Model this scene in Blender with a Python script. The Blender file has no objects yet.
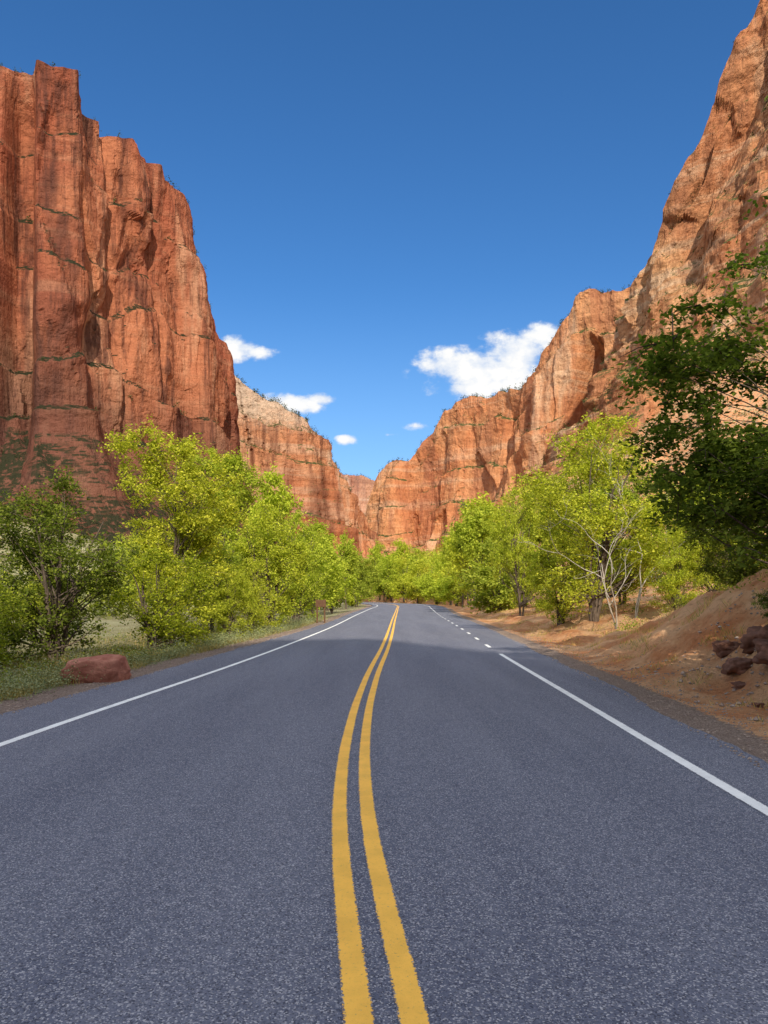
import bpy, math, random
import numpy as np
import bmesh
from mathutils import Vector, noise
scene=bpy.context.scene
random.seed(3)
R=np.random.default_rng(7)
F=740.0; HZ=597.0; CH=1.5

# ------------------------------------------------------------------ helpers
def link(o):
    scene.collection.objects.link(o); return o
def mesh_np(name,verts,faces,mat=None,smooth=False):
    verts=np.asarray(verts,dtype=np.float32); faces=np.asarray(faces,dtype=np.int32)
    me=bpy.data.meshes.new(name)
    n=faces.shape[1]
    me.vertices.add(len(verts)); me.vertices.foreach_set("co",verts.ravel())
    me.loops.add(faces.size); me.loops.foreach_set("vertex_index",faces.ravel())
    me.polygons.add(len(faces)); me.polygons.foreach_set("loop_start",np.arange(0,faces.size,n,dtype=np.int32))
    me.polygons.foreach_set("loop_total",np.full(len(faces),n,dtype=np.int32))
    me.update(calc_edges=True)
    me.polygons.foreach_set("use_smooth",np.full(len(faces),smooth))
    if mat: me.materials.append(mat)
    return me
def mobj(name,me,**k):
    o=bpy.data.objects.new(name,me); link(o)
    for a,b in k.items(): o[a]=b
    return o
def grid_faces(nu,nv):
    i=np.arange(nu-1)[:,None]; j=np.arange(nv-1)[None,:]
    a=i*nv+j
    return np.stack([a,a+nv,a+nv+1,a+1],-1).reshape(-1,4)
def sst(x,a,b):
    t=(x-a)/(b-a); t=0.0 if t<0 else (1.0 if t>1 else t); return t*t*(3-2*t)

class NT:
    def __init__(s,tree): s.t=tree; s.n=tree.nodes; s.l=tree.links
    def new(s,ty,**k):
        n=s.n.new(ty)
        for a,b in k.items(): setattr(n,a,b)
        return n
    def math(s,op,a,b=0.0,c=None,clamp=False):
        n=s.new('ShaderNodeMath',operation=op,use_clamp=clamp)
        for i,v in enumerate([a,b]+([c] if c is not None else [])):
            if isinstance(v,bpy.types.NodeSocket): s.l.new(v,n.inputs[i])
            else: n.inputs[i].default_value=v
        return n.outputs[0]
    def mix(s,f,a,b,bt='MIX'):
        n=s.new('ShaderNodeMix',data_type='RGBA',blend_type=bt)
        for i,v in ((0,f),(6,a),(7,b)):
            if isinstance(v,bpy.types.NodeSocket): s.l.new(v,n.inputs[i])
            else: n.inputs[i].default_value=(v if i==0 else (v[0],v[1],v[2],1))
        return n.outputs[2]
    def ramp(s,f,a,b,lo=0.0,hi=1.0):
        n=s.new('ShaderNodeMapRange',interpolation_type='SMOOTHSTEP')
        s.l.new(f,n.inputs[0]); n.inputs[1].default_value=a; n.inputs[2].default_value=b
        n.inputs[3].default_value=lo; n.inputs[4].default_value=hi
        return n.outputs[0]
    def noise(s,vec,scale,detail=4,rough=0.55,sc3=None,off=None,col=False):
        if sc3 or off:
            m=s.new('ShaderNodeMapping'); s.l.new(vec,m.inputs[0])
            if sc3: m.inputs['Scale'].default_value=sc3
            if off: m.inputs['Location'].default_value=off
            vec=m.outputs[0]
        n=s.new('ShaderNodeTexNoise'); s.l.new(vec,n.inputs['Vector'])
        n.inputs['Scale'].default_value=scale; n.inputs['Detail'].default_value=detail; n.inputs['Roughness'].default_value=rough
        return n.outputs[1 if col else 0]
def newmat(name,rough=0.9):
    m=bpy.data.materials.new(name); m.use_nodes=True
    t=NT(m.node_tree); b=m.node_tree.nodes['Principled BSDF']
    b.inputs['Roughness'].default_value=rough
    b.inputs['Specular IOR Level'].default_value=0.2
    return m,t,b
def pos(t): return t.new('ShaderNodeNewGeometry').outputs['Position']
def bump(t,b,h,strength,dist):
    n=t.new('ShaderNodeBump'); n.inputs['Strength'].default_value=strength; n.inputs['Distance'].default_value=dist
    t.l.new(h,n.inputs['Height']); t.l.new(n.outputs[0],b.inputs['Normal']); return n

# ------------------------------------------------------------------ materials
def rock_mat(name,red,orange,tan,dark,tanamt=0.5,darkamt=0.8,veg=1.0,green=(0.085,0.095,0.035),tilt=0.0,strataamt=0.6,fineamt=0.42,lowshade=None,hightan=None):
    m=bpy.data.materials.new(name); m.use_nodes=True; t=NT(m.node_tree)
    t.n.remove(t.n['Principled BSDF']); b=t.new('ShaderNodeBsdfDiffuse'); t.l.new(b.outputs[0],t.n['Material Output'].inputs[0])
    g=t.new('ShaderNodeNewGeometry'); p=g.outputs['Position']
    s3=t.new('ShaderNodeSeparateXYZ'); t.l.new(p,s3.inputs[0])
    c3=t.new('ShaderNodeCombineXYZ'); t.l.new(s3.outputs[0],c3.inputs[0]); t.l.new(s3.outputs[1],c3.inputs[1])
    t.l.new(t.math('ADD',s3.outputs[2],t.math('MULTIPLY',s3.outputs[0],tilt)),c3.inputs[2]); pt=c3.outputs[0]
    n1=t.noise(p,1.0,4,0.6,(1/80,1/80,1/120))
    streak=t.noise(p,1.0,5,0.62,(1/8,1/8,1/120))
    thin=t.noise(p,1.0,4,0.65,(1/2.6,1/2.6,1/60),(7,1,9))
    streak2=t.noise(p,1.0,4,0.6,(1/34,1/34,1/190),(31,7,3))
    strata=t.noise(pt,1.0,5,0.65,(1/200,1/200,1/12),(3,9,1))
    fine=t.noise(pt,1.0,5,0.74,(1/4,1/4,1/5))
    c=t.mix(t.ramp(n1,0.38,0.62),red,orange)
    c=t.mix(t.math('MULTIPLY',t.ramp(strata,0.50,0.66),strataamt),c,tan)
    c=t.mix(t.math('MULTIPLY',t.ramp(strata,0.46,0.34),strataamt),c,tuple(x*0.6 for x in red))
    c=t.mix(t.math('MULTIPLY',t.ramp(streak2,0.54,0.66),tanamt),c,tan)
    c=t.mix(t.math('MULTIPLY',t.ramp(streak,0.50,0.66),darkamt),c,dark)
    c=t.mix(t.math('MULTIPLY',t.ramp(thin,0.54,0.66),darkamt*0.6),c,dark)
    c=t.mix(t.math('MULTIPLY',t.ramp(streak2,0.48,0.34),darkamt),c,dark)
    if lowshade:
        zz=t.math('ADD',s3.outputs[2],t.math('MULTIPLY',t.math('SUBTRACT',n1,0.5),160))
        c=t.mix(t.ramp(zz,lowshade[1],lowshade[0],0.0,0.8),c,(0.13,0.06,0.045))  # shade over the lower cliff painted into the rock colour
    if hightan:
        zz=t.math('ADD',s3.outputs[2],t.math('MULTIPLY',t.math('SUBTRACT',fine,0.5),40))
        c=t.mix(t.ramp(zz,hightan[0],hightan[1],0.0,0.7),c,(0.62,0.50,0.38))
    c=t.mix(t.math('MULTIPLY',t.ramp(fine,0.40,0.66),fineamt),c,t.mix(1.0,c,(0.45,0.42,0.42),'MULTIPLY'))
    sx=t.new('ShaderNodeSeparateXYZ'); t.l.new(g.outputs['True Normal'],sx.inputs[0])
    vm=t.math('MULTIPLY',t.ramp(sx.outputs[2],0.38,0.62),t.ramp(fine,0.38,0.50))
    c=t.mix(t.math('MULTIPLY',vm,veg),c,green)
    t.l.new(c,b.inputs['Color'])
    h=t.math('SUBTRACT',t.math('ADD',t.math('MULTIPLY',streak,0.9),t.math('ADD',t.math('MULTIPLY',fine,1.1),t.math('MULTIPLY',strata,0.7))),t.math('MULTIPLY',thin,0.8))
    bump(t,b,h,1.0,2.4)
    return m
M_rock=rock_mat("red_sandstone",(0.33,0.10,0.055),(0.49,0.185,0.095),(0.64,0.38,0.23),(0.10,0.042,0.032),0.5,0.85,strataamt=0.24,fineamt=0.3,green=(0.035,0.036,0.02),lowshade=(90,185))
M_butte=rock_mat("butte_sandstone",(0.44,0.165,0.08),(0.58,0.27,0.14),(0.62,0.47,0.33),(0.19,0.08,0.05),0.5,0.7,strataamt=0.4,hightan=(155,188))
M_rockR=rock_mat("warm_sandstone",(0.58,0.225,0.10),(0.70,0.345,0.165),(0.74,0.53,0.35),(0.32,0.12,0.07),0.5,0.5,strataamt=0.4,fineamt=0.35)
M_rockN=rock_mat("banded_sandstone",(0.52,0.22,0.105),(0.64,0.34,0.17),(0.70,0.50,0.33),(0.26,0.11,0.065),0.4,0.45,tilt=-0.25,strataamt=0.75,fineamt=0.6)
M_rockF=rock_mat("far_sandstone",(0.40,0.19,0.13),(0.52,0.29,0.19),(0.56,0.42,0.32),(0.24,0.13,0.10),0.5,0.5)

def asphalt_color(t,p):
    agg=t.new('ShaderNodeTexVoronoi'); t.l.new(p,agg.inputs['Vector']); agg.inputs['Scale'].default_value=145
    sp=t.new('ShaderNodeSeparateColor'); t.l.new(agg.outputs['Color'],sp.inputs[0])
    a=t.ramp(sp.outputs[0],0.66,1.0)
    dk=t.ramp(sp.outputs[1],0.60,0.95)
    big=t.noise(p,1.0,4,0.6,(1.1,0.10,1))
    med=t.noise(p,13,4,0.7)
    c=t.mix(t.ramp(big,0.3,0.7),(0.098,0.108,0.156),(0.150,0.160,0.210))
    c=t.mix(t.math('MULTIPLY',t.ramp(med,0.4,0.7),0.4),c,(0.20,0.205,0.25))
    c=t.mix(t.math('MULTIPLY',a,0.75),c,(0.52,0.51,0.53))
    c=t.mix(t.math('MULTIPLY',dk,0.7),c,(0.03,0.033,0.05))
    return c,agg.outputs['Distance'],med
m,t,b=newmat("asphalt",0.85); M_asphalt=m; p=pos(t)
c,dd,md=asphalt_color(t,p); t.l.new(c,b.inputs['Base Color'])
bump(t,b,t.math('SUBTRACT',md,dd),0.55,0.006)
def paint_mat(name,col):
    m,t,b=newmat(name,0.7); p=pos(t)
    ac,dd,md=asphalt_color(t,p)
    uv=t.new('ShaderNodeUVMap'); sx=t.new('ShaderNodeSeparateXYZ'); t.l.new(uv.outputs[0],sx.inputs[0])
    e=t.math('MULTIPLY',t.math('ABSOLUTE',t.math('SUBTRACT',sx.outputs[0],0.5)),2.0)
    wn=t.noise(p,70,4,0.75)
    w2=t.noise(p,4,3,0.6)
    w=t.math('ADD',t.math('ADD',wn,t.math('MULTIPLY',t.ramp(e,0.70,1.0),0.24)),t.math('MULTIPLY',w2,0.12))
    wear=t.ramp(w,0.70,0.76)
    pc=t.mix(t.ramp(w2,0.35,0.65),col,tuple(x*0.88 for x in col))
    pc=t.mix(t.math('MULTIPLY',t.ramp(wn,0.5,0.7),0.3),pc,tuple(x*0.6 for x in col))
    t.l.new(t.mix(wear,pc,ac),b.inputs['Base Color'])
    bump(t,b,t.math('SUBTRACT',wn,dd),0.4,0.004)
    return m
M_yellow=paint_mat("yellow_road_paint",(1.0,0.55,0.09))
M_white=paint_mat("white_road_paint",(0.90,0.90,0.88))

# ground
m,t,b=newmat("canyon_ground",1.0); M_ground=m; p=pos(t)
at=t.new('ShaderNodeAttribute',attribute_name="mask"); sc=t.new('ShaderNodeSeparateColor'); t.l.new(at.outputs['Color'],sc.inputs[0])
n_a=t.noise(p,0.6,5,0.7); n_b=t.noise(p,6,5,0.7); n_c=t.noise(p,45,3,0.7); n_d=t.noise(p,0.07,6,0.7)
soil=t.mix(t.ramp(n_a,0.35,0.65),(0.70,0.27,0.105),(0.94,0.57,0.31))
soil=t.mix(t.math('MULTIPLY',t.ramp(n_b,0.50,0.68),0.5),soil,(0.40,0.15,0.07))
soil=t.mix(t.math('MULTIPLY',t.ramp(n_c,0.52,0.7),0.35),soil,(0.80,0.50,0.30))
grass=t.mix(t.ramp(n_b,0.35,0.65),(0.19,0.18,0.08),(0.46,0.40,0.22))
grass=t.mix(t.math('MULTIPLY',t.ramp(n_d,0.46,0.6),0.7),grass,(0.50,0.48,0.28))
grav=t.mix(t.ramp(n_c,0.35,0.65),(0.26,0.185,0.15),(0.54,0.41,0.33))
mg=t.math('ADD',sc.outputs[1],t.math('MULTIPLY',t.math('SUBTRACT',n_a,0.5),1.6))
c=t.mix(t.ramp(mg,0.4,0.6),soil,grass)
scrub_shade=t.math('ADD',sc.outputs[0],t.math('MULTIPLY',t.math('SUBTRACT',t.mix(0.5,n_d,n_a),0.5),1.8))
c=t.mix(t.math('MULTIPLY',t.ramp(scrub_shade,0.35,0.6),0.85),c,t.mix(t.ramp(n_b,0.4,0.6),(0.03,0.03,0.018),(0.12,0.062,0.04)))  # dark scrub tone; on the left talus it also paints in shade
mv=t.math('ADD',sc.outputs[2],t.math('MULTIPLY',t.math('SUBTRACT',n_b,0.5),0.9))
c=t.mix(t.ramp(mv,0.4,0.6),c,grav)
t.l.new(c,b.inputs['Base Color'])
bump(t,b,t.math('ADD',t.math('MULTIPLY',n_b,1.0),t.math('MULTIPLY',n_c,0.3)),1.0,0.30)

def leaf_mat(name,c1,c2,c3,trans=0.42):
    m=bpy.data.materials.new(name); m.use_nodes=True; t=NT(m.node_tree)
    t.n.remove(t.n['Principled BSDF']); b=t.new('ShaderNodeBsdfDiffuse')
    g=t.new('ShaderNodeNewGeometry'); oi=t.new('ShaderNodeObjectInfo')
    cr=t.new('ShaderNodeValToRGB'); t.l.new(g.outputs['Random Per Island'],cr.inputs[0])
    e=cr.color_ramp.elements; e[0].color=(*c1,1); e[1].color=(*c3,1); x=e.new(0.5); x.color=(*c2,1)
    c=t.mix(1.0,cr.outputs[0],oi.outputs['Color'],'MULTIPLY')
    t.l.new(c,b.inputs['Color'])
    tr=t.new('ShaderNodeBsdfTranslucent'); c2_=t.mix(1.0,c,(1.15,1.25,0.6),'MULTIPLY'); t.l.new(c2_,tr.inputs[0])
    mx=t.new('ShaderNodeMixShader'); mx.inputs[0].default_value=trans
    t.l.new(b.outputs[0],mx.inputs[1]); t.l.new(tr.outputs[0],mx.inputs[2])
    t.l.new(mx.outputs[0],t.n['Material Output'].inputs[0])
    return m
M_leaf=leaf_mat("yellow_green_leaves",(0.28,0.33,0.035),(0.47,0.51,0.05),(0.70,0.70,0.09))
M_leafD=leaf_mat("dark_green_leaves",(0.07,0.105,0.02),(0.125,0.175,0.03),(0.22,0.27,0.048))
M_shrub=leaf_mat("shrub_leaves",(0.04,0.055,0.02),(0.075,0.095,0.033),(0.14,0.15,0.06),0.15)
M_sage=leaf_mat("sage_leaves",(0.18,0.20,0.10),(0.32,0.33,0.16),(0.46,0.44,0.23),0.15)
M_grassm=leaf_mat("grass_blades",(0.14,0.15,0.05),(0.26,0.25,0.10),(0.48,0.41,0.21),0.3)
def bark(name,a,bb):
    m,t,b=newmat(name,0.95); p=t.new('ShaderNodeTexCoord').outputs['Object']
    n=t.noise(p,1,4,0.7,(22,22,4)); t.l.new(t.mix(t.ramp(n,0.35,0.65),a,bb),b.inputs['Base Color']); bump(t,b,n,0.8,0.03); return m
M_bark=bark("brown_bark",(0.06,0.045,0.035),(0.17,0.13,0.10))
M_barkP=bark("pale_bark",(0.36,0.32,0.26),(0.62,0.57,0.50))
def stone(name,a,bb):
    m,t,b=newmat(name,0.9); p=t.new('ShaderNodeTexCoord').outputs['Object']
    n=t.noise(p,5,6,0.65); n2=t.noise(p,40,4,0.7); c=t.mix(t.ramp(n,0.35,0.65),a,bb); c=t.mix(t.math('MULTIPLY',t.ramp(n2,0.4,0.7),0.4),c,tuple(x*0.5 for x in a))
    t.l.new(c,b.inputs['Base Color']); bump(t,b,t.math('ADD',n,t.math('MULTIPLY',n2,0.3)),0.7,0.05); return m
M_redstone=stone("red_boulder_stone",(0.36,0.13,0.09),(0.50,0.22,0.15))
M_darkstone=stone("dark_bank_stone",(0.14,0.07,0.05),(0.30,0.15,0.105))
M_pebble=stone("pebble_stone",(0.28,0.21,0.175),(0.55,0.43,0.35))
M_wood=bark("brown_sign_wood",(0.10,0.05,0.03),(0.16,0.09,0.05))
M_steel=stone("weathered_steel",(0.2,0.17,0.14),(0.3,0.26,0.22))

# ------------------------------------------------------------------ road alignment
def curve(tab):
    ys=np.array([a for a,_ in tab],float); xs=np.array([b for _,b in tab],float)
    m=np.gradient(xs,ys)
    def f(y):
        y=np.asarray(y,float); i=np.clip(np.searchsorted(ys,y)-1,0,len(ys)-2)
        h=ys[i+1]-ys[i]; t_=np.clip((y-ys[i])/h,0,1)
        return (2*t_**3-3*t_**2+1)*xs[i]+(t_**3-2*t_**2+t_)*h*m[i]+(-2*t_**3+3*t_**2)*xs[i+1]+(t_**3-t_**2)*h*m[i+1]
    return f
far=[(125,2.9),(150,2.2),(185,-2.5),(230,-13),(280,-30),(330,-52)]
wd={125:1.0,150:1.05,185:1.15,230:1.3,280:1.5,330:1.7}
ycen=curve([(-60,1.8),(-20,1.0),(0,0.20),(2.6,0.012),(3.66,-.095),(4.8,-.19),(6.4,-.265),(9,-.30),(13,-.25),(21,0.0),(48,.62),(95,1.7)]+[(a,b-0.6) for a,b in far])
lline=curve([(-60,-1.8),(-20,-3.6),(0,-4.1),(7.5,-3.89),(16,-3.35),(31.7,-2.74),(62,-2.3),(95,-1.7)]+[(a,b-4.0*wd[a]) for a,b in far])
rline=curve([(-60,5.0),(-20,3.4),(0,2.62),(5.2,2.68),(10.8,2.83),(19,3.05),(33,3.6),(62,4.6),(95,6.1)]+[(a,b+(4.4 if a<160 else 3.4)*wd[a]) for a,b in far])
ledge=curve([(-60,-3.2),(-20,-4.8),(0,-5.1),(9.4,-4.88),(15,-4.6),(37,-3.5),(74,-3.0),(95,-2.5)]+[(a,b-4.9*wd[a]) for a,b in far])
redge=curve([(-60,6.4),(-20,4.6),(0,3.3),(6.4,3.38),(8.4,3.55),(17,4.05),(32,4.85),(69,6.4),(95,8.1)]+[(a,b+(6.6 if a<160 else 4.6)*wd[a]) for a,b in far])
_yt=np.arange(-60,331,0.25); LT=ledge(_yt).tolist(); RT=redge(_yt).tolist()
def edges_at(y):
    i=(min(max(y,-60),320)+60)*4; k=int(i); f=i-k
    return LT[k]*(1-f)+LT[k+1]*f, RT[k]*(1-f)+RT[k+1]*f

# ------------------------------------------------------------------ ground
def nz(x,y,s,o=0.0):
    return noise.noise(Vector((x/s,y/s,o)))
def gz(x,y):
    el,er=edges_at(y)
    floor=0.035*max(0,y-170)
    if x<el:
        d=el-x
        z=-0.03-0.28*sst(d,0.2,3.5)+ (0.10*nz(x,y,1.3)+0.25*nz(x,y,6,3))*min(1,max(0,d-.5)/2)
        if d>40 and x<-30: z+= (max(0,(-x-50)/180)**1.3*55*sst(y,-100,300)) + (5*nz(x,y,45,7)+3.5*nz(x,y,14,8))*min(1,(-x-30)/60)
        return z+floor*min(1,d/10)
    if x>er:
        d=x-er
        near=1-sst(y,14,24)
        z=-0.03+0.06*sst(d,0.1,0.6)+(0.85+0.3*near)*sst(d,1.0,4.6)*(0.85+0.35*nz(x,y,7,11))+0.13*min(40,max(0,d-3.5))
        z+=0.8*sst(d,1.5,3.6)*near
        k=min(1,max(0,d-.5)/1.2)
        z+=(0.20*nz(x,y,0.9)+0.30*nz(x,y,2.4,5)-0.18*abs(nz(x,y*0.6,0.8,15)))*k
        if y<30: z+=(0.26*abs(nz(x,y,1.5,21))-0.34*abs(nz(x*0.8,y,1.0,25)))*k*(0.4+0.6*near)
        if x>26: z+=0.70*(x-26)*sst(y,30,260)+ (8*nz(x,y,40,7)+5*nz(x,y,13,9))*min(1,max(0,x-29)/60)
        return z+floor*min(1,d/10)
    return -0.03
def axis(lo,hi,d0,g,c=0):
    a=[c]; s=d0
    while a[-1]<hi: a.append(a[-1]+s); s*=g
    b_=[c]; s=d0
    while b_[-1]>lo: b_.append(b_[-1]-s); s*=g
    return sorted(set(b_[1:]+a))
xs=np.array(axis(-2600,2600,0.16,1.026,5)); ys=np.array(axis(-400,4200,0.22,1.020,10))
V=np.zeros((len(xs),len(ys),3),np.float32); MK=np.zeros((len(xs)*len(ys),4),np.float32)
k=0
for i,x in enumerate(xs.tolist()):
    for j,y in enumerate(ys.tolist()):
        z=gz(max(-420,min(420,x)),y if y<1000 else 1000)
        el,er=edges_at(y)
        if y>100 and el-4<x<er+4: z=min(z,-0.1)
        V[i,j]=(x,y,z)
        if x<el: d=el-x; mk=(sst(d,95,125),0.92-0.2*sst(d,60,100),1-sst(d,0.6,1.3))
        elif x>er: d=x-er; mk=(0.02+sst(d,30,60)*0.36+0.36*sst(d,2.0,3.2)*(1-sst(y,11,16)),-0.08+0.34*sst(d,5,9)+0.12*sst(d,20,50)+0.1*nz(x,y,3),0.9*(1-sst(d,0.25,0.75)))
        else: mk=(0,0.3,1)
        MK[k]=(*mk,1); k+=1
me=mesh_np("ground",V.reshape(-1,3),grid_faces(len(xs),len(ys)),M_ground,True)
ca=me.color_attributes.new("mask",'FLOAT_COLOR','POINT'); ca.data.foreach_set("color",MK.ravel())
mobj("ground",me,kind="structure",label="red soil and dry grass canyon floor",category="ground")

# ------------------------------------------------------------------ road and markings
ysr=np.concatenate([np.arange(-60,0,2.0),np.arange(0,60,0.5),np.arange(60,331,2.0)])
def ribbon(fa,fb,yy,z,n=2):
    a=fa(yy); b_=fb(yy); tt=np.linspace(0,1,n)
    X=a[:,None]*(1-tt)+b_[:,None]*tt
    Z=np.full_like(X,z)
    v=np.stack([X,np.repeat(yy[:,None],n,1),Z],-1)
    f=grid_faces(len(yy),n)[:,::-1]
    return v.reshape(-1,3),f,np.tile(tt,len(yy)),np.repeat(yy,n)
def strip(name,fa,fb,yy,z,mat,n=2,**k):
    v,f,u,w=ribbon(fa,fb,yy,z,n)
    if name=="road":
        jl=np.array([0.06*nz(0,y,0.35,2)+0.12*nz(0,y,2.1,2) for y in w]); jr=np.array([0.06*nz(5,y,0.35,2)+0.12*nz(5,y,2.1,2) for y in w])
        v[:,0]+=jl*(u==0)+jr*(u==1)
    me=mesh_np(name,v,f,mat,False)
    uvl=me.uv_layers.new(name="UVMap"); idx=f.ravel(); uvl.data.foreach_set("uv",np.stack([u[idx],w[idx]],-1).astype(np.float32).ravel())
    return mobj(name,me,kind="structure",**k)
strip("road",ledge,redge,np.concatenate([np.arange(-60,0,2.0),np.arange(0,40,0.12),np.arange(40,331,1.0)]),0.0,M_asphalt,12,label="dark grey asphalt two lane road",category="road")
hw=0.056
strip("yellow_center_line",lambda y:ycen(y)-0.098-hw,lambda y:ycen(y)-0.098+hw,ysr,0.004,M_yellow,label="yellow painted line along the road middle",category="road marking")
strip("yellow_center_line",lambda y:ycen(y)+0.098-hw,lambda y:ycen(y)+0.098+hw,ysr,0.004,M_yellow,label="yellow painted line along the road middle",category="road marking")
strip("white_edge_line",lambda y:lline(y)-.06,lambda y:lline(y)+.06,ysr,0.004,M_white,label="solid white painted road edge line",category="road marking")
strip("white_edge_line",lambda y:rline(y)-.06,lambda y:rline(y)+.06,np.concatenate([np.arange(-60,0,2.0),np.arange(0,19.6,0.5)]),0.004,M_white,label="solid white painted road edge line",category="road marking")
for y0 in np.arange(22,70,4.0):
    o=strip("white_dash",lambda y:rline(y)-.055,lambda y:rline(y)+.055,np.linspace(y0,y0+1.3,4),0.004,M_white,label="short white painted dash on asphalt",category="road marking"); o["group"]="dashes along the road edge"
strip("white_edge_line",lambda y:rline(y)-.055,lambda y:rline(y)+.055,np.arange(72,331,2.0),0.004,M_white,label="solid white painted road edge line",category="road marking")

# ------------------------------------------------------------------ cliffs
rim_spots=[]
def hsh(p,k=0.0):
    return noise.cell(Vector((p[0]*7.31+k,p[1]*5.17-k,p[2]*3.7+11)))
def bearing(c): return 384+F*c[0]/c[1]
def blk(v,k,wd):
    df=v[0][1]-v[0][0]; h1=hsh(v[1][0],k)
    if df<wd:
        h2=hsh(v[1][1],k); t_=df/wd; t_=t_*t_*(3-2*t_); h1=h1+(h2-h1)*0.5*(1-t_)
    return h1-0.5,df
def cliff(label,pts,mat,du=1.3,dz=1.3,seed=0.0,lean=0.10,ledges=(),amp=1.0,feature=None,spots=400,rimnoise=4.0,z0=-12,vs=1.0,foot=(0,0.35),tilt=0.0,rimw=3.0,ws=(58,23,10),soft=6.0,small=1.0,crag=0.8):
    P=[Vector(((a-384)/F*Y,Y,(HZ-b_)/F*Y+CH)) for a,Y,b_ in pts]
    seg=[0.0]
    for i in range(1,len(P)): seg.append(seg[-1]+(P[i].xy-P[i-1].xy).length)
    L=seg[-1]; nu=max(8,int(L/du))
    S=np.linspace(0,L,nu); A=np.array([[q.x,q.y,q.z] for q in P]); 
    C=np.stack([np.interp(S,seg,A[:,i]) for i in range(3)],-1)
    kk=max(1,int(7/du)); ker=np.ones(2*kk+1)/(2*kk+1)
    for i in (0,1):
        pad=np.concatenate([2*C[0,i]-C[kk:0:-1,i],C[:,i],2*C[-1,i]-C[-2:-kk-2:-1,i]]); C[:,i]=np.convolve(pad,ker,'valid')
    T=np.gradient(C[:,:2],axis=0)
    for i in (0,1):
        k2=max(1,int(22/du)); T[:,i]=np.convolve(np.pad(T[:,i],k2,'edge'),np.ones(2*k2+1)/(2*k2+1),'valid')
    T/=np.linalg.norm(T,axis=1)[:,None]
    N=np.stack([T[:,1],-T[:,0]],-1)
    if N[nu//2] @ -C[nu//2,:2] <0: N=-N
    Hm=C[:,2].max(); nv=int((Hm-z0)/dz)
    back=[2,6,14,30,60,120,220]
    NV=nv+len(back)
    V=np.zeros((nu,NV,3),np.float32)
    nf=noise.noise; vor=noise.voronoi
    for i in range(nu):
        s=float(S[i]); ci=C[i]; n0=float(N[i,0]); n1=float(N[i,1]); px=float(bearing(ci))
        top=float(ci[2])+rimnoise*noise.fractal(Vector((s/22,seed,3)),1.0,2.0,4)
        hh=max(60.0,top)
        lz=[(lf+0.06*nf(Vector((s/55,lf*9,seed+4)))+tilt*s/L,lw*(0.5+1.0*max(0,0.5+nf(Vector((s/25,lf*10,seed)))))) for lf,lw in ledges]
        for j in range(nv):
            f=j/(nv-1); z=z0+(top-z0)*f
            zt=z+tilt*200*s/L
            w=noise.noise_vector(Vector((s/60,z/120,seed)))
            d=lean*hh*(1-f)
            if f<foot[1]: d+=foot[0]*(1-f/foot[1])**1.4*(1+0.3*nf(Vector((s/20,z/30,seed+8))))
            for (l_,lw) in lz:
                d+=lw*(1-min(1,max(0,(f-l_)/0.012)))
            edge=1-0.65*sst(f,0.80,1.0)
            b1,_=blk(vor(Vector((s/ws[0]+0.22*w.x,z/(260*vs)+0.12*w.y,seed))),0,0.06)
            b2,df=blk(vor(Vector((s/ws[1]+0.35*w.y,zt/(110*vs)+0.25*w.x,seed+9))),3,0.10)
            b3,d3=blk(vor(Vector((s/ws[2]+0.5*w.x,zt/(44*vs)+0.4*w.z,seed+5))),5,0.25)
            d+=amp*(edge*(14*b1+5.5*b2-1.2*math.exp(-df/0.05))+1.6*small*b3)
            d+=amp*(soft*nf(Vector((s/50,z/110,seed+2)))+crag*noise.fractal(Vector((s/12,zt/9,seed+2)),0.8,2.0,4))
            if feature: d+=feature(px,z,f)
            V[i,j]=(ci[0]+n0*d,ci[1]+n1*d,z)
        base=V[i,nv-1]
        for bi,bb in enumerate(back):
            V[i,nv+bi]=(base[0]-n0*bb,base[1]-n1*bb,base[2]+2.5*nf(Vector((s/10,bb/10,seed)))-0.06*bb if bb<100 else base[2]-0.25*bb)
    me=mesh_np("cliff",V.reshape(-1,3),grid_faces(nu,NV),mat,False)
    o=mobj("cliff",me,kind="structure",label=label,category="cliff")
    e1=V[1:,:-1]-V[:-1,:-1]; e2=V[:-1,1:]-V[:-1,:-1]; nn=np.cross(e1,e2); nn/=np.linalg.norm(nn,axis=2)[...,None]+1e-9
    nzv=np.abs(nn[...,2]); idx=np.argwhere(nzv>0.56)
    idx=idx[(idx[:,1]>10)&(idx[:,1]<nv+3)]
    if len(idx):
        w_=np.where(idx[:,1]>nv-3,rimw,1.0); w_/=w_.sum()
        ch=R.choice(len(idx),min(spots,len(idx)),replace=False,p=w_)
        for q in ch: rim_spots.append(tuple(V[idx[q][0],idx[q][1]]))
    return o
def pillar(px,z,f):
    x=px-4*(1-f)+1.5*noise.noise(Vector((z/40,3,1)))
    d=10*sst(x,34,39)*(1-sst(x,70,79))*(0.5+0.5*f)
    d-=17*sst(x,0,14)*(1-sst(x,30,36))*sst(f,0.10,0.40)*(1-0.6*sst(f,0.9,1.0))
    for cx,dep,lo,wd in ((108,6,.25,4),(152,7,.45,4)):
        d-=dep*math.exp(-((x-cx-4*(1-f))/wd)**2)*sst(f,lo,lo+.15)
    d-=9*sst(px,186,206)*(0.3+0.7*sst(f,0.30,0.45))
    return d
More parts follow.
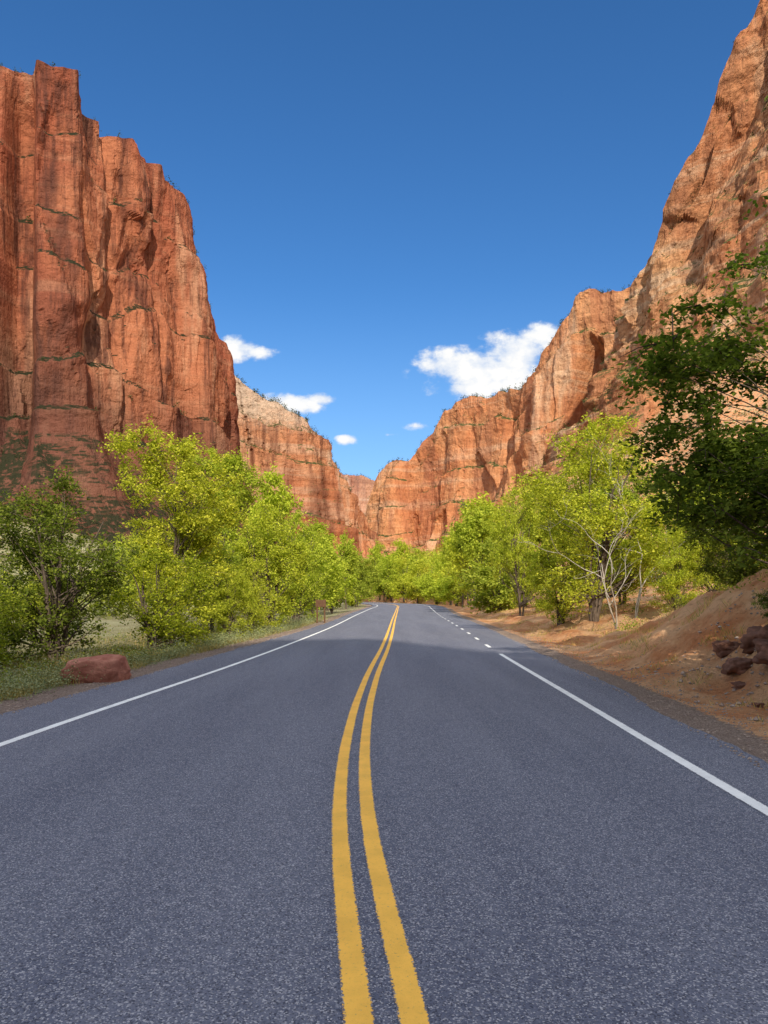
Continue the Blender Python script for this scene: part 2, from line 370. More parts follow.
cliff("towering dark red sandstone cliff with vertical fractures",
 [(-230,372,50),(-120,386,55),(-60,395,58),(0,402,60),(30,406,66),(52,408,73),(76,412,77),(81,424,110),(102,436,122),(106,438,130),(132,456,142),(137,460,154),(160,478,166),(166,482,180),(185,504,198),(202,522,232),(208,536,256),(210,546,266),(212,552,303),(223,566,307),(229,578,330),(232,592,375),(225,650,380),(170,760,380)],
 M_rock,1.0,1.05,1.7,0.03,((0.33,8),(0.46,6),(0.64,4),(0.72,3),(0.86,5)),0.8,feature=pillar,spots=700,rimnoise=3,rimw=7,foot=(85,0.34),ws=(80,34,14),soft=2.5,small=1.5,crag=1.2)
def alcove(px,z,f):
    top=0.86
    if 0.50<f<top:
        hw_=(top-f)*105
        return -34*min(1,(top-f)/0.06)*sst(px,590-hw_-4,590-hw_+4)*(1-sst(px,598+hw_*.35-3,598+hw_*.35+3))
    return 0
cliff("sunlit red sandstone cliff descending to the valley",
 [(760,640,240),(700,650,250),(655,655,276),(630,660,283),(612,668,286),(598,675,290),(574,692,294),(566,700,312),(556,705,324),(541,725,350),(530,745,378),(515,765,388),(495,790,391),(478,810,395),(455,830,399),(440,850,412),(428,865,434),(408,880,456),(388,895,465),(374,905,478),(368,915,510),(378,970,520),(400,1100,520)],
 M_rockR,1.25,1.2,6.1,0.12,((0.35,9),(0.5,6),(0.66,7),(0.86,6)),0.85,feature=alcove,spots=900,rimnoise=5,vs=0.8,rimw=5,ws=(80,32,13),soft=5,small=1.4,crag=1.2)
cliff("steep banded sandstone cliff high above the road",
 [(1050,375,-330),(900,400,-190),(800,420,-80),(768,428,-20),(752,432,8),(735,438,40),(718,444,80),(706,448,118),(694,452,146),(676,456,182),(662,462,210),(650,468,232),(640,474,252),(628,484,276),(616,500,300),(630,560,310),(700,640,300)],
 M_rockN,1.15,1.1,12.3,0.13,((0.28,12),(0.40,10),(0.52,9),(0.60,6),(0.68,7),(0.77,6),(0.86,7)),0.85,spots=1700,rimnoise=6,vs=0.45,foot=(70,0.45),tilt=0.10,soft=4,small=2.2,crag=2.2,ws=(50,22,10))
cliff("red sandstone butte behind the trees",
 [(120,680,350),(190,690,356),(228,700,368),(243,705,382),(262,712,396),(285,720,406),(302,730,412),(314,750,422),(324,772,436),(334,795,450),(343,820,466),(351,842,484),(358,865,504),(364,880,526),(362,940,530),(350,1050,530)],
 M_butte,1.3,1.25,21.9,0.14,((0.45,8),(0.72,9),(0.86,16)),0.85,spots=1000,rimnoise=4,rimw=4,ws=(74,32,13),soft=4,small=1.5,crag=1.3)
cliff("distant sandstone ridge closing the valley",
 [(300,1700,460),(335,1720,470),(350,1730,476),(362,1740,474),(375,1750,480),(392,1760,488),(420,1800,500),(470,1900,500)],
 M_rockF,3,3,31.0,0.3,((0.6,15),),0.9,spots=250,rimnoise=8)

# unseen canyon wall behind the viewpoint, ridge shaped to set the near road's shadow edge
AZ=math.radians(9); EL=math.radians(33)
bx=[-140,-30,-15,-8,-4,0,3,5,8,14,25,60,140]; bD=[20,20,16,18,26,26,20,14,13,16,20,24,24]
wy=-90.0; rx=[];rz=[]
for X_,D_ in zip(bx,bD):
    t_=(D_-wy)/math.cos(AZ); rx.append(X_+t_*math.sin(AZ)); rz.append(t_*math.tan(EL))
xx=np.arange(rx[0],rx[-1],1.0); H=np.interp(xx,rx,rz)
prof=[(1,0),(.8,2),(.5,5),(.2,14),(-.1,30)]
V=[]
for i,x in enumerate(xx):
    h=H[i]+1.2*noise.fractal(Vector((x/4,2,2)),1,2,4)
    V+=[(x,wy-45,h*0.6),(x,wy-12,h-2)]+[(x,wy+o_+2.5*noise.noise(Vector((x/8,fz*3,5)))*(1 if fz<1 else 0),h*fz) for fz,o_ in prof]
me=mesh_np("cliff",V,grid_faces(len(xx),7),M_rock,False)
mobj("cliff",me,kind="structure",label="unseen red sandstone cliff shaped to shade the near road",category="cliff")

# ------------------------------------------------------------------ vegetation
def leaves(C,size,up=0.5,aspect=0.62,rng=R):
    n=len(C); nr=rng.normal(size=(n,3)); nr[:,2]+=up*np.sign(nr[:,2]+0.3); nr/=np.linalg.norm(nr,axis=1)[:,None]
    r2=rng.normal(size=(n,3)); a=np.cross(nr,r2); a/=np.linalg.norm(a,axis=1)[:,None]; b_=np.cross(nr,a)
    s=(size*rng.uniform(0.6,1.3,n))[:,None]
    v=np.stack([C-a*s*.5,C-b_*s*.5*aspect+nr*s*0.08,C+a*s*.5,C+b_*s*.5*aspect+nr*s*0.08],1).reshape(-1,3)
    f=np.arange(4*n).reshape(-1,4)
    return v,f
class Tubes:
    def __init__(s): s.v=[];s.f=[];s.n=0
    def add(s,pts,rad,sides=6):
        pts=[Vector(p) for p in pts]; m_=len(pts)
        for i,p in enumerate(pts):
            d=(pts[min(i+1,m_-1)]-pts[max(i-1,0)]).normalized()
            a=d.cross(Vector((0.31,0.95,0.1))).normalized(); b_=d.cross(a)
            for k_ in range(sides):
                an=2*math.pi*k_/sides; s.v.append(p+(a*math.cos(an)+b_*math.sin(an))*rad[i])
        for i in range(m_-1):
            for k_ in range(sides):
                k2=(k_+1)%sides; s.f.append((s.n+i*sides+k_,s.n+i*sides+k2,s.n+(i+1)*sides+k2,s.n+(i+1)*sides+k_))
        s.n+=m_*sides
def bez(a,b_,c,n=7):
    return [a*(1-t_)**2+b_*2*t_*(1-t_)+c*t_**2 for t_ in np.linspace(0,1,n).tolist()]
def make_tree(seed,h,rx_,nclu,nleaf,lsize,leafm,barkm,stems=3,low=0.12,cluster=0.55,ry_=None,offs=(0,0),trunkr=0.14,lobeR=(0.32,0.46),nl=10,cut=-0.12):
    rg=np.random.default_rng(seed); ry_=ry_ or rx_
    tb=Tubes(); stemp=[]
    for s_ in range(stems):
        an=rg.uniform(0,6.28); sp=rg.uniform(0.15,0.5)*rx_ if stems>1 else 0.1
        end=Vector((math.cos(an)*sp+offs[0]*0.6,math.sin(an)*sp+offs[1]*0.6,h*rg.uniform(0.72,0.88)))
        mid=Vector((math.cos(an)*sp*0.3+offs[0]*.2,math.sin(an)*sp*0.3+offs[1]*.2,h*0.4))
        pts=bez(Vector((math.cos(an)*.1*(stems>1),math.sin(an)*.1*(stems>1),-0.4)),mid,end,12)
        for i in range(1,len(pts)): pts[i]=pts[i]+Vector(rg.normal(size=3))*0.035*h/6
        r0=trunkr*rg.uniform(0.7,1.1)*(1 if stems==1 else .75)
        tb.add(pts,[r0*(1-0.85*i/11)*(1.35 if i==0 else 1) for i in range(12)],8)
        stemp.append((pts,r0))
    LC=[]
    k_=0; tries=0
    lobes=[]
    for i in range(nl):
        an=rg.uniform(0,6.28); zz=rg.uniform(low+0.12,0.86); prof_=math.sin(math.pi*min(1,max(0.0,(zz-low+0.12)/(1.12-low))))**0.6
        rr=rg.uniform(0.3,0.78)*prof_
        lobes.append(Vector((math.cos(an)*rr*rx_+offs[0]*zz,math.sin(an)*rr*ry_+offs[1]*zz,zz*h)))
    lobes.append(Vector((offs[0],offs[1],0.88*h)))
    while k_<nclu and tries<nclu*30:
        tries+=1
        lb=lobes[rg.integers(len(lobes))]
        u=rg.normal(size=3); u/=np.linalg.norm(u); r_=rg.uniform(0.35,1.0)**0.5
        R_=rg.uniform(*lobeR)
        c=lb+Vector((u[0]*rx_*R_*r_,u[1]*ry_*R_*r_,u[2]*h*0.17*r_))
        if c.z<low*h or c.z>h*1.0: continue
        if noise.noise(c*(1.1/ max(.6,cluster))+Vector((seed,0,0)))<cut: continue
        k_+=1
        pts,r0=stemp[rg.integers(len(stemp))]
        zi=max(0.12*h,c.z-rg.uniform(0.12,0.35)*h); ai=min(range(12),key=lambda q:abs(pts[q].z-zi)); a=pts[ai]
        if k_%2==0 or nclu<80:
            mid=(a+c)/2+Vector((0,0,-0.05*h if c.z<0.4*h else 0.04*h))+Vector(rg.normal(size=3))*0.08
            ra=r0*(1-0.85*ai/11)*0.42
            bp=bez(a,mid,c,6); tb.add(bp,[max(0.006,ra*(1-0.85*i/5)) for i in range(6)],5)
        nt=5
        for q in range(nt):
            dr=rg.normal(size=3); dr[2]=dr[2]*0.6+0.05; dr/=np.linalg.norm(dr); ln=cluster*rg.uniform(0.7,1.5)
            e=c+Vector(dr)*ln
            if q<3 and nleaf/nclu>80: tb.add([c,(c+e)/2+Vector((0,0,.04)),e],[0.012,0.008,0.004],3)
            m_=max(2,int(nleaf/nclu/nt)); tt=rg.uniform(0.0,1.1,m_)[:,None]
            P_=np.array(c)[None]+np.array(dr)[None]*ln*tt+rg.normal(size=(m_,3))*cluster*0.20
            P_[:,2]-=0.12*cluster*tt[:,0]**2
            LC.append(P_)
    LC=np.concatenate(LC)
    v,f=leaves(LC,lsize,0.6,rng=rg)
    crown=mesh_np("crown",v,f,leafm,False)
    trunk=mesh_np("trunk",np.array([tuple(q) for q in tb.v]),tb.f,barkm,True)
    return trunk,crown
def place_tree(meshes,x,y,rot=0,sc=1.0,color=(1,1,1),label="tree",group=None,name="tree",sz=None,z=None):
    e=bpy.data.objects.new(name,None); link(e); e.location=(x,y,gz(x,y) if z is None else z); e.rotation_euler=(0,0,rot); e.scale=(sc,sc,sz or sc); e.empty_display_size=0.3
    e["label"]=label; e["category"]="tree"
    if group: e["group"]=group
    for nm,me in zip(("trunk","crown"),meshes):
        if me is None: continue
        o=bpy.data.objects.new(nm,me); link(o); o.parent=e; o.color=(*color,1)
    return e

T_hero=make_tree(11,7.6,3.0,180,34000,0.112,M_leaf,M_bark,3,0.08,0.48,nl=12,lobeR=(.26,.42),cut=-0.05)
T_b=make_tree(12,6.5,2.7,140,22000,0.115,M_leaf,M_bark,4,0.03,0.48,nl=12,lobeR=(.26,.40),cut=-0.05)
T_c=make_tree(13,9.5,3.1,170,29000,0.14,M_leaf,M_bark,3,0.10,0.56,nl=14,lobeR=(.20,.34),cut=-0.02)
T_w=make_tree(23,7.6,3.9,170,34000,0.112,M_leaf,M_bark,4,0.06,0.52,nl=14,lobeR=(.2,.34),cut=0.0)
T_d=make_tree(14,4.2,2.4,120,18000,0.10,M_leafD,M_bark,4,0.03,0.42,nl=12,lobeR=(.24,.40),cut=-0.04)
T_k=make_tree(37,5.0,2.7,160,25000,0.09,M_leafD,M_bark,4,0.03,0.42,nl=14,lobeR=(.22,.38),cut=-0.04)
T_e=make_tree(15,8.0,3.4,130,9500,0.27,M_leaf,M_bark,3,0.02,0.74,nl=12,lobeR=(.26,.42),cut=-0.06)
T_f=make_tree(16,7.0,3.2,110,8500,0.27,M_leaf,M_bark,4,0.02,0.74,nl=12,lobeR=(.26,.42),cut=-0.06)
T_g=make_tree(41,9.0,2.8,120,9500,0.26,M_leaf,M_bark,2,0.05,0.70,nl=12,lobeR=(.24,.38),cut=-0.04)
T_big=make_tree(17,5.0,3.1,150,22000,0.092,M_leafD,M_bark,3,0.16,0.36,offs=(-0.8,0.2),trunkr=0.12,lobeR=(0.16,0.34),nl=16,cut=0.0)
T_tall=make_tree(29,6.6,3.1,70,9000,0.092,M_leafD,M_bark,2,0.62,0.34,offs=(-0.5,0.0),trunkr=0.14,lobeR=(0.16,0.3),nl=12,cut=0.0)
lab_y="yellow-green cottonwood with sunlit leafy crown beside the road"
place_tree(T_hero,-7.6,27,0.4,1.0,(1.05,1.0,1),"broad yellow-green cottonwood standing on the grassy verge")
place_tree(T_c,-9.0,41,1.2,1.0,(0.88,0.93,1),"tall slender yellow-green tree behind the roadside trees",sz=1.05)
place_tree(T_b,-5.6,36,2.2,0.95,(1.0,1.0,1),lab_y)
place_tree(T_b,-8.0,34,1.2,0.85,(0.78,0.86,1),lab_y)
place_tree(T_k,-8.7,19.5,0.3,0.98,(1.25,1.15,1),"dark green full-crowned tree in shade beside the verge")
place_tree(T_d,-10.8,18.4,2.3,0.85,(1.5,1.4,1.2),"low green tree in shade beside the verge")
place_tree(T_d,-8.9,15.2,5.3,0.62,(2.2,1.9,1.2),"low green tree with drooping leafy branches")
place_tree(T_b,-14.2,30,4.0,0.5,(1,1,1),lab_y)
place_tree(T_d,-7.0,22.5,4.1,0.78,(2.4,2.0,1),"low green tree with sunlit top beside the verge")
place_tree(T_b,-5.9,28.5,3.1,0.45,(1,1,1),lab_y)
place_tree(T_b,-5.7,31.5,0.7,0.5,(1.02,1,1),lab_y)
rr=random.Random(5)
G="trees lining the road"
def row(lst,side,tl):
    for (x,y,s) in lst:
        el,er=edges_at(y); m_=2.6*s
        if side<0: x=min(x,el-m_) 
        else: x=max(x,er+m_*0.9)
        q=rr.uniform(.66,1.05) if y<130 else rr.uniform(.85,1.08)
        place_tree((rr.choice([T_e,T_f,T_g]) if y<130 else rr.choice([T_e,T_f])) if y>50 else tl,x,y,rr.uniform(0,6.3),s*rr.uniform(.85,1.12),(q,min(1,q*1.06),1),lab_y,G,sz=s*rr.uniform(.8,1.25))
row([(-5.4,46,.85),(-8,52,.95),(-5.2,56,.85),(-6.4,66,.95),(-9,72,1.0),(-5.6,80,.9),(-7,92,.95),(-5.2,104,.95),(-9,110,1.1),(-4.5,122,1.0),(-6,140,1.0),(-11,134,1.1),(-8,158,1.0),(-14,158,1.1),(-13,60,.9),(-17,80,.9),(-15,100,1.0),(-22,50,.6),(-26,70,.8),(-20,120,1.0),(-30,95,.9),(-14,140,1.1),(-20,180,1.2)],-1,T_b)
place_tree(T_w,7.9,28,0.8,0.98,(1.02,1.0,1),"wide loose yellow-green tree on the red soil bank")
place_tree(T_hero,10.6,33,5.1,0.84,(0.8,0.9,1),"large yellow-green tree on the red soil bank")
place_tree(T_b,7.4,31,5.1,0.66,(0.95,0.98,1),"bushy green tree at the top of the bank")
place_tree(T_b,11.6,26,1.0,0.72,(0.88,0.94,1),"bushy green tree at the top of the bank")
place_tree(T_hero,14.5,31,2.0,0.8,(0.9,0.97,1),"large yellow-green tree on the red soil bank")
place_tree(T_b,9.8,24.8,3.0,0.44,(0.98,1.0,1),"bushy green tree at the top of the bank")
row([(8.2,44,.82),(13,46,.95),(8.8,56,.95),(14,62,1.05),(8.2,66,1.05),(9.6,78,1.15),(14,84,1.1),(8.9,92,1.2),(12,104,1.25),(8.7,112,1.2),(12,128,1.3),(16,115,1.2),(10.5,140,1.3),(14,150,1.3),(10,158,1.3),(12,168,1.3),(6,175,1.3),(4,190,1.4),(0,205,1.4),(8,200,1.5),(-4,222,1.6),(4,225,1.7),(-9,240,1.5),(1,212,1.4),(-3,214,1.3),(19,165,1.3),(17,190,1.3),(20,70,1.0),(24,90,1.1),(25,58,.9),(22,210,1.3),(33,200,1.3),(19,45,.8)],1,T_hero)
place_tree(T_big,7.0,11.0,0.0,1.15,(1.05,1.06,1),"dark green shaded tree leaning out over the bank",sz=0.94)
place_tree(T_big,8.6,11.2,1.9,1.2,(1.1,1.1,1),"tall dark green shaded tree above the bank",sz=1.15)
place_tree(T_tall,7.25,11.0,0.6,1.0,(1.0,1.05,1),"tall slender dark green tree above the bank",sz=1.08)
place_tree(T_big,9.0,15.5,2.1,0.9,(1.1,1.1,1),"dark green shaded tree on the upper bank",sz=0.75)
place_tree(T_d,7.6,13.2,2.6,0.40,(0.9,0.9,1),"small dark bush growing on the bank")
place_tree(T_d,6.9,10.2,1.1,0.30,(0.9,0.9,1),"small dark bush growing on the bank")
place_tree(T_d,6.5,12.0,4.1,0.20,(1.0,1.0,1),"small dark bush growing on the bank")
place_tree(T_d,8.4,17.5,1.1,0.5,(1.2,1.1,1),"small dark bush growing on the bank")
def bare_tree(seed,h):
    rg=np.random.default_rng(seed); tb=Tubes()
    def grow(p,d,ln,r,lev):
        pts=[p]; dd_=Vector(d)
        for i in range(5):
            dd_=(dd_+Vector(rg.normal(size=3))*0.16).normalized(); pts.append(pts[-1]+dd_*ln/5)
        tb.add(pts,[r*(1-0.6*i/5) for i in range(6)],6 if lev<2 else 4)
        if lev<4:
            for q in range(rg.integers(2,4)):
                i=rg.integers(2,6); nd=(dd_+Vector(rg.normal(size=3))*0.5+Vector((0,0,.25))).normalized(); grow(pts[i],nd,ln*rg.uniform(0.5,0.75),r*0.55,lev+1)
    for s_ in range(2): grow(Vector((0,0,-0.2)),Vector((rg.normal()*.2,rg.normal()*.2,1)).normalized(),h*0.5,0.032,0)
    return mesh_np("trunk",np.array([tuple(q) for q in tb.v]),tb.f,M_barkP,True)
place_tree((bare_tree(4,6.4),None),8.9,26.2,0,1,label="bare pale-barked tree with thin leafless branches",name="bare_tree")
place_tree((bare_tree(9,5.2),None),8.0,25.4,1,1,label="bare pale-barked tree with thin leafless branches",name="bare_tree")

# distant woodland mass
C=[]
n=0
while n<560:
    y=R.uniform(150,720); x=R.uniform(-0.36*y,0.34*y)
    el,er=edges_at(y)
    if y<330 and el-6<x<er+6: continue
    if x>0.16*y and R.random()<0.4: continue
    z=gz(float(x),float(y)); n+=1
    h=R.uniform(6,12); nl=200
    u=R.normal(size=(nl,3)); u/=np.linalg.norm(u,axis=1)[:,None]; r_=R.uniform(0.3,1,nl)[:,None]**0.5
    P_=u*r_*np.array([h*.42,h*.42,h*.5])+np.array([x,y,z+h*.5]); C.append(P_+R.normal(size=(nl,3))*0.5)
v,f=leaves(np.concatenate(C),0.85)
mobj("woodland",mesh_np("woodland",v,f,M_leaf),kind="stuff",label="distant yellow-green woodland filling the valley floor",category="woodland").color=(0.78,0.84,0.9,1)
# scrub on slopes and cliff shelves
C=[];SZ=[]
for (x,y,z) in rim_spots:
    h=R.uniform(1.4,4.2)*(1 if y<700 else 1.2); nl=26
    P_=R.normal(size=(nl,3))*np.array([h*.24,h*.24,h*.34])+np.array([x,y,z+h*.3]); C.append(P_); SZ.append(np.full(nl,h*0.28))
C2=[];SZ2=[]
n=0
while n<4200:
    y=R.uniform(60,470)
    right=R.random()<0.45
    x=R.uniform(0.16*y,0.56*y) if right else R.uniform(-0.62*y,-0.2*y)
    if abs(x)<22: continue
    n+=1; z=gz(float(x),float(y)); h=R.uniform(0.8,3.0); nl=30
    P_=R.normal(size=(nl,3))*np.array([h*.4,h*.4,h*.25])+np.array([x,y,z+h*.3])
    if R.random()<(0.5 if right else (0.85 if x>-100 else 0.05)): C2.append(P_); SZ2.append(np.full(nl,h*0.24))
    else: C.append(P_); SZ.append(np.full(nl,h*0.24))
v,f=leaves(np.concatenate(C),np.concatenate(SZ))
mobj("scrub",mesh_np("scrub",v,f,M_shrub),kind="stuff",label="dark green scrub on cliff shelves and slopes",category="shrubs")
v,f=leaves(np.concatenate(C2),np.concatenate(SZ2))
mobj("sagebrush",mesh_np("sagebrush",v,f,M_sage),kind="stuff",label="pale sage scrub spread over the slopes",category="shrubs")

# grass on verges
def blades(n,fx,hmin,hmax,w,mat,name,label,thr=-0.12):
    P=[];Hh=[]
    while len(P)<n:
        x,y,s=fx()
        if nz(x,y,0.8,4)<thr: continue
        P.append((x,y,gz(x,y)-0.02)); Hh.append(R.uniform(hmin,hmax)*s)
    P=np.array(P); Hh=np.array(Hh)[:,None]; m_=len(P)
    an=R.uniform(0,6.28,m_); a=np.stack([np.cos(an),np.sin(an),np.zeros(m_)],-1)*w*(0.6+Hh*1.2)
    ln=R.normal(size=(m_,3))*0.45; ln[:,2]=1
    tip=P+ln*Hh; mid=P+ln*Hh*0.55
    v=np.stack([P-a,P+a,mid+a*0.7,tip],1).reshape(-1,3); f=np.arange(4*m_).reshape(-1,4)
    return mobj(name,mesh_np(name,v,f,mat),kind="stuff",label=label,category="grass")
def fl():
    y=5+45*R.random()**1.6; d=0.6+R.gamma(2.0,1.1); return edges_at(y)[0]-d,y,min(1.1,0.35+d*0.25)
def fr():
    y=6+50*R.random()**1.2; d=0.5+R.gamma(1.9,1.3); return edges_at(y)[1]+d,y,min(1.0,0.35+d*0.2)
blades(42000,fl,0.08,0.34,0.008,M_grassm,"grass","rough green and dry grass on the road verge",0.0).color=(1.35,1.15,1.0,1)
blades(8000,fr,0.08,0.24,0.008,M_grassm,"grass","sparse dry grass on the red soil bank",0.2).color=(1.8,1.5,1.1,1)
def tufts(n,fx,smin,smax,nl,lsz,mat,name,label,col,flat=0.55):
    C=[]
    for i in range(n):
        x,y=fx(); s=R.uniform(smin,smax)
        C.append(R.normal(size=(nl,3))*np.array([s,s,s*flat])+np.array([x,y,gz(x,y)+s*.5]))
    v,f=leaves(np.concatenate(C),lsz)
    mobj(name,mesh_np(name,v,f,mat),kind="stuff",label=label,category="plants").color=(*col,1)
def f1():
    y=6+34*R.random()**1.4; return edges_at(y)[0]-1.5-R.gamma(2,1.0),y
def f2():
    y=7+40*R.random()**1.3; return edges_at(y)[0]-0.8-R.gamma(1.4,0.7),y
def f3():
    y=9+60*R.random()**1.2; return edges_at(y)[1]+2.8+R.gamma(2,1.6),y
tufts(200,f1,.12,.34,100,.055,M_leafD,"weeds","low leafy green weeds on the verge",(1.7,1.5,1.3))
tufts(560,f2,.12,.30,130,.040,M_sage,"verge_shrubs","low grey-green shrubs along the verge",(0.85,0.92,0.92),.65)
tufts(80,f3,.12,.40,120,.07,M_leafD,"bank_bushes","small olive bushes scattered on the soil bank",(1.9,1.6,1.4),.6)
tufts(60,f3,.10,.26,90,.05,M_sage,"bank_brush","dry tan brush on the soil bank",(1.1,0.9,0.8),.6)

# gravel pebbles
P=[];S=[]
for i in range(14000):
    y=4+32*R.random()**1.5; u_=R.random()
    if u_<0.46: d=R.gamma(1.6,0.35)-0.12; x=edges_at(y)[0]-d
    elif u_<0.94: d=R.gamma(1.5,0.45)-0.1; x=edges_at(y)[1]+d
    else: y=6+9*R.random(); d=0.8+3.2*R.random(); x=edges_at(y)[1]+d
    s=R.uniform(.006,.018)*(1 if u_<0.94 else R.uniform(1,3.5)); P.append((x,y,max(gz(x,y),0.0 if d<0 else -1)+s*.3)); S.append(s)
P=np.array(P);S=np.array(S)[:,None]
oc=np.array([(1,0,0),(0,1,0),(-1,0,0),(0,-1,0),(0,0,.7),(0,0,-.7)]); m_=len(P)
v=(oc[None]*S[:,None]*R.uniform(.6,1.3,(m_,6,1))+P[:,None]).reshape(-1,3)
of=np.array([(0,1,4),(1,2,4),(2,3,4),(3,0,4),(1,0,5),(2,1,5),(3,2,5),(0,3,5)])
f=(of[None]+6*np.arange(m_)[:,None,None]).reshape(-1,3)
mobj("gravel",mesh_np("gravel",v,f,M_pebble),kind="stuff",label="loose gravel along the asphalt edges",category="gravel")

# boulders
def boulder(name,x,y,sx,sy,sz,mat,seed,label,rot=0.0,group=None,flat=0.35,sink=0.55,wedge=0.0,jag=0.16):
    bm=bmesh.new(); bmesh.ops.create_icosphere(bm,subdivisions=5 if sx>.5 else 4,radius=1.0)
    for v in bm.verts:
        c=v.co.copy()
        m_=max(abs(c.x),abs(c.y),abs(c.z)); q=c/m_; c=c*(1-flat)+q*flat*0.85
        d=1+jag*noise.fractal(c*1.1+Vector((seed,0,0)),1,2,5)
        v1=noise.voronoi(c*1.3+Vector((seed,1,2))); d-=(0.05 if jag<.2 else .16)*math.exp(-(v1[0][1]-v1[0][0])/0.08)
        c=c*d
        v.co=Vector((c.x*sx,c.y*sy,c.z*sz*(1+wedge*c.x)))
    me=bpy.data.meshes.new(name); bm.to_mesh(me); bm.free(); me.materials.append(mat)
    for p_ in me.polygons: p_.use_smooth=True
    o=mobj(name,me,label=label,category="rock"); o.location=(x,y,gz(x,y)+sz*sink); o.rotation_euler=(0.05,0.06,rot)
    if group:o["group"]=group
boulder("boulder",-5.3,13.6,0.62,0.42,0.32,M_redstone,5,"smooth sloping red boulder on the grassy verge",0.15,flat=0.42,sink=0.5,wedge=0.30,jag=0.12)
for i,(x,y,a,b_,c) in enumerate([(6.0,11.0,.46,.38,.22),(5.85,12.1,.36,.28,.17),(5.0,9.9,.08,.08,.04),(6.4,12.4,.44,.34,.24),(6.25,10.4,.38,.3,.22),(5.5,11.4,.12,.14,.07),(5.7,10.2,.24,.2,.12),(6.2,13.2,.28,.22,.15),(5.3,12.8,.1,.1,.05),(6.6,11.5,.4,.3,.24)]):
    boulder("rock",x,y,a,b_,c,M_darkstone,10+i*3,"dark weathered rock embedded in the red soil bank",i*1.3,"rocks on the soil bank",0.7,0.1,jag=0.45)

# small wooden roadside sign
def part(name,boxes,mat,parent,bev=0.008):
    bm_=bmesh.new()
    for cx,cy,cz,sx,sy,sz in boxes:
        r=bmesh.ops.create_cube(bm_,size=1.0)
        for v in r['verts']: v.co=Vector((cx+v.co.x*sx,cy+v.co.y*sy,cz+v.co.z*sz))
    bmesh.ops.bevel(bm_,geom=list(bm_.edges),offset=bev,segments=2,affect='EDGES')
    me=bpy.data.meshes.new(name); bm_.to_mesh(me); bm_.free(); me.materials.append(mat)
    o=bpy.data.objects.new(name,me); link(o); o.parent=parent; return o
e=bpy.data.objects.new("road_sign",None); link(e); e.location=(-3.75,44,gz(-3.75,44)); e["label"]="small brown wooden sign on two posts beside the road"; e["category"]="sign"
part("post",[(-0.22,0,0.65,0.09,0.09,1.5)],M_wood,e); part("post",[(0.22,0,0.65,0.09,0.09,1.5)],M_wood,e)
part("panel",[(0,-0.067,1.15,0.62,0.04,0.42)],M_wood,e)
part("rail",[(0,0.06,1.15,0.5,0.03,0.08)],M_steel,e)

# ------------------------------------------------------------------ sun, sky, clouds
sun=bpy.data.lights.new("sun",'SUN'); sun.energy=5.0; sun.angle=math.radians(0.5); sun.color=(1.0,0.90,0.74)
so=bpy.data.objects.new("sun",sun); link(so)
to=Vector((math.sin(AZ)*math.cos(EL),-math.cos(AZ)*math.cos(EL),math.sin(EL)))
so.rotation_euler=to.to_track_quat('Z','Y').to_euler(); so.location=(20,-40,60)
w=bpy.data.worlds.new("World"); scene.world=w; w.use_nodes=True; t=NT(w.node_tree)
bg=t.n['Background']
sky=t.new('ShaderNodeTexSky',sky_type='NISHITA'); sky.sun_disc=False; sky.sun_elevation=EL; sky.sun_rotation=math.atan2(to.x,to.y)
sky.air_density=1.0; sky.dust_density=0.5; sky.ozone_density=2.4; sky.altitude=1300
hs=t.new('ShaderNodeHueSaturation'); hs.inputs['Saturation'].default_value=1.22; t.l.new(sky.outputs[0],hs.inputs['Color'])
skyc=t.mix(1.0,hs.outputs[0],(0.78,0.96,1.08),'MULTIPLY')
tc=t.new('ShaderNodeTexCoord'); sx=t.new('ShaderNodeSeparateXYZ'); t.l.new(tc.outputs['Generated'],sx.inputs[0])
skyc=t.mix(t.ramp(sx.outputs[2],0.40,0.0,0.0,0.55),skyc,(2.6,4.1,5.8))
yy=t.math('MAXIMUM',sx.outputs[1],0.02)
tx=t.math('DIVIDE',sx.outputs[0],yy); tz=t.math('DIVIDE',sx.outputs[2],yy)
cb=t.new('ShaderNodeCombineXYZ'); t.l.new(tx,cb.inputs[0]); t.l.new(tz,cb.inputs[1])
nA=t.noise(cb.outputs[0],20,8,0.58,(1,1.3,1))
acc=None
def cc(px,py): return (px-384)/F,(HZ-py)/F
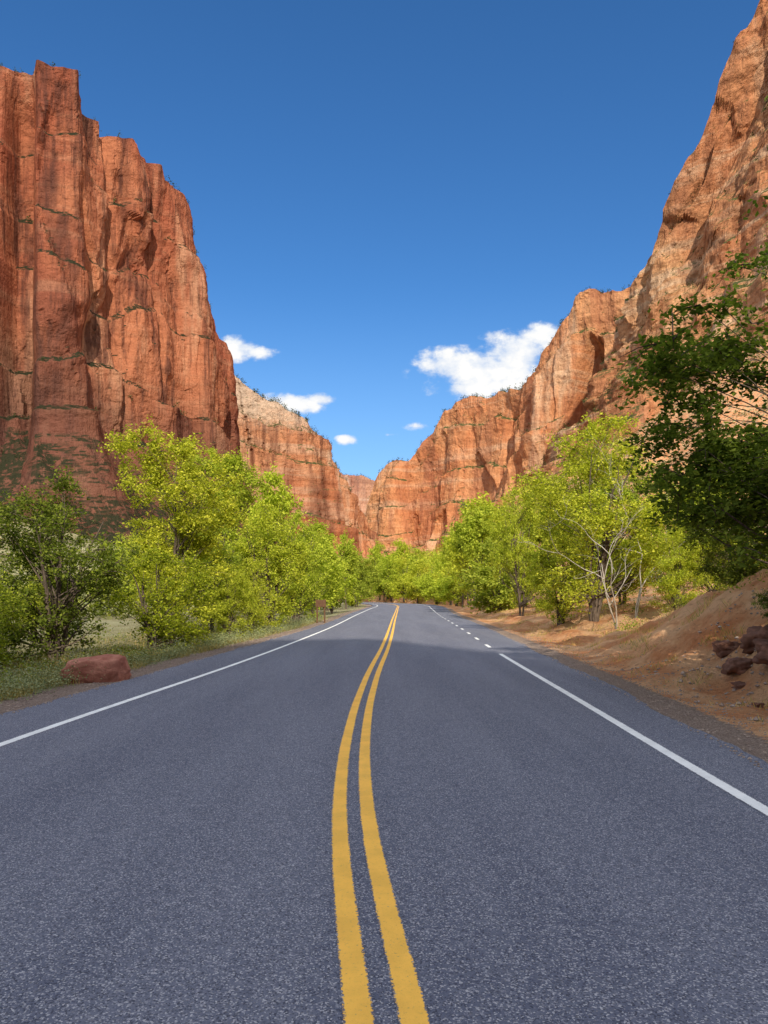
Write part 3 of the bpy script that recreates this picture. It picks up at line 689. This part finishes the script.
for (px,py,rxp,ryp,st) in [(482,373,66,27,1.5),(446,366,34,20,1.3),(520,354,46,24,1.5),(548,338,40,17,1.3),(470,388,50,12,1.2),
                           (238,348,26,14,1.3),(258,353,20,9,1.1),(290,404,42,11,1.3),(322,398,20,9,1.3),(347,440,13,6,1.1),(388,435,10,4,.8),(418,426,16,5,.7)]:
    cx,cz=cc(px,py); rx_=rxp/F; rz_=ryp/F
    a=t.math('DIVIDE',t.math('SUBTRACT',tx,cx),rx_); b_=t.math('DIVIDE',t.math('SUBTRACT',tz,cz),rz_)
    r_=t.math('SQRT',t.math('ADD',t.math('MULTIPLY',a,a),t.math('MULTIPLY',b_,b_)))
    m_=t.math('MAXIMUM',t.math('MULTIPLY',t.math('SUBTRACT',1.25,r_),st),0.0)
    acc=m_ if acc is None else t.math('MAXIMUM',acc,m_)
den=t.math('ADD',acc,t.math('MULTIPLY',t.math('SUBTRACT',nA,0.5),3.4))
al=t.math('MULTIPLY',t.ramp(den,0.3,1.05),t.ramp(acc,0.02,0.3))
al=t.math('MULTIPLY',al,t.ramp(sx.outputs[1],0.02,0.1))
shade=t.math('ADD',nA,t.math('MULTIPLY',den,0.22))
ccol=t.mix(t.ramp(shade,0.5,0.95),(4.6,5.2,6.2),(7.0,6.9,6.7))
out=t.mix(al,skyc,ccol)
# unseen bright cloud added overhead and behind the viewpoint as fill light
nO=t.noise(tc.outputs['Generated'],2.2,4,0.6)
q=t.math('SUBTRACT',sx.outputs[2],sx.outputs[1])
mo=t.math('MULTIPLY',t.ramp(q,0.05,0.35),t.ramp(nO,0.38,0.54))
mo=t.math('MULTIPLY',mo,t.ramp(sx.outputs[2],0.0,0.1))
out=t.mix(mo,out,(8.2,8.5,9.0))
t.l.new(out,bg.inputs[0]); bg.inputs[1].default_value=0.15
w.cycles.sampling_method='MANUAL'; w.cycles.sample_map_resolution=512

# ------------------------------------------------------------------ camera
cam=bpy.data.cameras.new("camera"); co=bpy.data.objects.new("camera",cam); link(co)
co.location=(0,0,CH); co.rotation_euler=(math.radians(90),0,0)
cam.sensor_fit='VERTICAL'; cam.sensor_height=36; cam.lens=36*F/1024; cam.shift_y=(HZ-512)/1024
cam.clip_start=0.1; cam.clip_end=12000
scene.camera=co
scene.view_settings.view_transform='Standard'; scene.view_settings.look='None'; scene.view_settings.exposure=0
